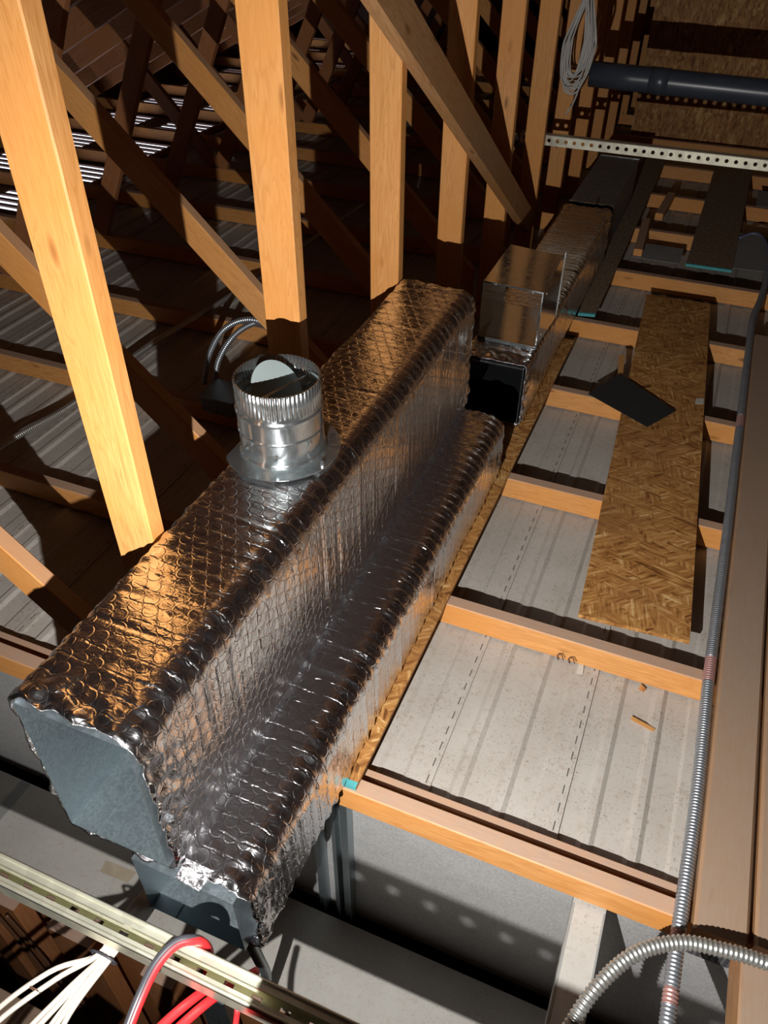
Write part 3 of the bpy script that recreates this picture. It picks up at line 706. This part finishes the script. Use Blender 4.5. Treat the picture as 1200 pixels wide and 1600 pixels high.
# black/red cable over the strut
def duo(label, pts, r):
    t_ = thing('battery_cable', label, 'cable')
    b = MB(); b.tube(pts, r, 12, step=.006); b.build('red_core', 'red', t_, smooth=True)
    return t_, pts
t_, pts = duo('black and red cable looping over the top of the strut', [(-.485, .12, .27), (-.492, .20, .305), (-.498, .26, .325), (-.500, .31, .333), (-.488, .348, .336), (-.468, .366, .328), (-.458, .375, .30), (-.462, .378, .24), (-.47, .36, .18)], .0075)
b = MB(); b.tube([(p[0]-.0035, p[1]+.001, p[2]+.0035) for p in pts], .0062, 12, step=.006); b.build('black_core', 'blackcable', t_, smooth=True)['label'] = 'black half of the twin cable'
for pts, lab in (([(-.50, .12, .22), (-.487, .20, .25), (-.478, .26, .24), (-.452, .33, .22), (-.43, .40, .16)], 'red cable passing under the strut, left one of the straight pair'),
                 ([(-.485, .11, .24), (-.468, .20, .262), (-.447, .27, .25), (-.425, .335, .225), (-.40, .41, .16)], 'red cable passing under the strut, right one of the straight pair')):
    b = MB(); b.tube(pts, .0078, 12); tag(b.build('red_cable', 'red', smooth=True), lab, 'cable')
b = MB(); b.tube([(-.385, .335, .22), (-.382, .315, .19), (-.365, .27, .20), (-.36, .2, .2)], .005, 10)
tag(b.build('red_cable', 'red', smooth=True), 'short red cable end hanging below the strut, rightmost', 'cable')
for k, lab in enumerate(('upper', 'lower')):
    b = MB(); o_ = k*.014
    b.tube([(-.70, .60-o_, -.60), (-.53, .585-o_, -.595), (-.45, .585-o_, -.60), (-.30, .600-o_, -.605), (-.1, .60-o_, -.60), (.3, .58-o_, -.6)], .0055, 8)
    tag(b.build('ledge_cable', 'white_cable', smooth=True), '%s of two pale cables running along the edge of the grey ledge' % lab, 'cable')
for k, lab in enumerate(('left', 'right')):
    b = MB(); o_ = k*.055
    b.tube([(-1.40+o_, .49, -.66), (-1.36+o_*1.2, .488, -.9), (-1.33+o_, .485, -1.10), (-1.27+o_, .488, -1.3), (-1.20+o_, .485, -1.6), (-1.18+o_, .488, -1.9)], .005, 8)
    tag(b.build('brown_wire', 'darkwire', smooth=True), '%s one of two dark wavy wires down the timbers at lower left' % lab, 'wire')

# ================================================================= BELOW THE LEDGE
for (xa, xb, lab) in ((-1.60, -1.50, 'first from the left'), (-1.44, -1.33, 'second from the left, behind the dark wires'), (-1.215, -1.07, 'wide one behind the white cables'), (-.90, -.80, 'rightmost, behind the red cables')):
    o = beam_obj('wall_stud', 'wood2', ((xa+xb)/2, .53, -2.38), ((xa+xb)/2, .53, -.65), xb-xa, .05)
    tag(o, 'reddish wooden stud below the strut, %s' % lab, 'stud')
o = beam_obj('steel_stud', 'galv', (-.70, .545, -2.38), (-.70, .545, -.65), .09, .035); tag(o, 'grey steel stud below the strut left of centre', 'stud')
b = MB(); b.box(-1.9, 1.6, .585, .597, -2.39, -.70); struct(b.build('wall_front', 'wood2'))
o = beam_obj('timber_block', 'wood_old', (-1.75, .295, -.72), (-1.06, .295, -.72), .10, .04, up=(0, 0, 1)); tag(o, 'pinkish timber lying across the lower left corner', 'timber')
o = plate_obj('osb_scrap', 'osb', [(-.66, .12, .14), (-.60, .11, .14), (-.59, .175, .14), (-.64, .185, .14)], .011, 'small strand board corner at the bottom edge under the cables', 'board')
# steel stud carrying, just under the front joist, toward the camera
o = thing('ceiling_stud', 'grey steel stud running from under the front joist towards the camera', 'stud')
b = MB(); b.box(.096, .163, .22, .872, -.004, -.002); b.box(.096, .098, .22, .872, -.04, -.004); b.box(.161, .163, .22, .872, -.04, -.004); b.build('web', 'ledge', o)
b = MB(); b.box(.096, .100, .22, .82, -.002, -.0005); b.box(.159, .163, .22, .82, -.002, -.0005); b.build('flange_edge', 'greysheet', o)
# upright studs against the panel
for x_, w_, lab in ((-.452, .02, 'right one'), (-.478, .012, 'middle one'), (-.53, .02, 'left one, in the shade of the duct')):
    o = thing('steel_upright', 'thin grey steel upright against the speckled panel, %s' % lab, 'stud')
    b = MB(); b.box(x_, x_+w_, .850, .872, -.63, -.012); b.box(x_+w_, x_+w_+.003, .842, .872, -.63, -.012); b.build('upright_channel', 'galv', o)
o = thing('nail_plate', 'toothed dark nail plate striped on the panel under the planks', 'metal plate')
b = MB(); b.box(.345, .43, .868, .8735, -.12, -.03); b.build('plate_sheet', 'plate', o)
b = MB()
for k in range(6): b.box(.35+k*.0135, .356+k*.0135, .8655, .868, -.115, -.035)
b.build('tooth_row', 'blackcable', o)
b = MB(); b.slab([(-1.165, .685, -.6295), (-1.07, .69, -.6295), (-1.065, .725, -.6295), (-1.17, .72, -.6295)], .001); tag(b.build('masking_tape', 'tape'), 'strip of tan tape stuck on the ledge under the duct mouth', 'tape')
# drain tail under lower duct
b = MB(); b.tube([(-.455, .47, .09), (-.47, .50, -.1), (-.50, .54, -.3), (-.53, .56, -.5), (-.55, .57, -.62)], .012, 10); tag(b.build('grey_tube', 'galv', smooth=True), 'grey tube dropping from the front corner of the lower duct', 'tube')
# debris
for q, lab, mt in (([(.135, 1.31, .011), (.19, 1.295, .012), (.195, 1.305, .012), (.135, 1.322, .011)], 'orange wood sliver lying on the nearest deck bay', 'chip'),
                   ([(.138, 1.412, .012), (.150, 1.40, .020), (.155, 1.42, .012), (.142, 1.43, .012)], 'small curled wood shaving beside the second joist', 'chip'),
                   ([(-.02, 1.405, .006), (-.004, 1.405, .01), (-.008, 1.44, .012), (-.022, 1.44, .006)], 'torn scrap of white plastic at the foot of the second joist', 'paper'),
                   ([(-.165, 2.79, .101), (-.15, 2.80, .101), (-.17, 3.0, .105), (-.195, 2.98, .104)], 'pale wood offcut poking out left of the golden board', 'chip')):
    b = MB(); b.slab(q, .0015); tag(b.build('debris_scrap', mt), lab, 'debris')
for px_, lab in ((-.075, 'left'), (-.045, 'right')):
    b = MB(); b.tube([(px_, 1.434, .004), (px_-.004, 1.425, .03), (px_+.008, 1.418, .045), (px_+.014, 1.41, .035)], .0018, 6)
    tag(b.build('bent_nail', 'darkwire', smooth=True), '%s of two bent nails sticking out under the second joist' % lab, 'nail')
# roof vent baffles
for i, lab in ((4, 'nearer'), (5, 'farther')):
    yc = Y0+PITCH*(i+.5); o = thing('vent_baffle', 'grey ridged foam vent baffle under the roof, %s one' % lab, 'vent baffle')
    b = MB()
    for k in range(12):
        xa = -3.75+.045*k; b.beam((xa, yc-.12, roof_z(xa)-.04), (xa, yc+.12, roof_z(xa)-.04), .03, .03, up=(0, 0, 1))
    b.build('ridges', 'baffle', o)
    b = MB(); b.slab([(-3.8, yc-.14, roof_z(-3.8)-.015), (-3.15, yc-.14, roof_z(-3.15)-.015), (-3.15, yc+.14, roof_z(-3.15)-.015), (-3.8, yc+.14, roof_z(-3.8)-.015)], .01); b.build('backing', 'baffle', o)
# blocking boards at the eave
for i in range(3, 9):
    yc = Y0+PITCH*(i+.5)
    o = beam_obj('eave_block', 'wood2', (-3.66, yc-.28, .018), (-3.66, yc+.28, .018), .03, .034, up=(0, 0, 1))
    tag(o, 'reddish blocking board at the eave between the %s and %s trusses' % (ordn[i], ordn[i+1]), 'board', 'blocking boards at the eave')
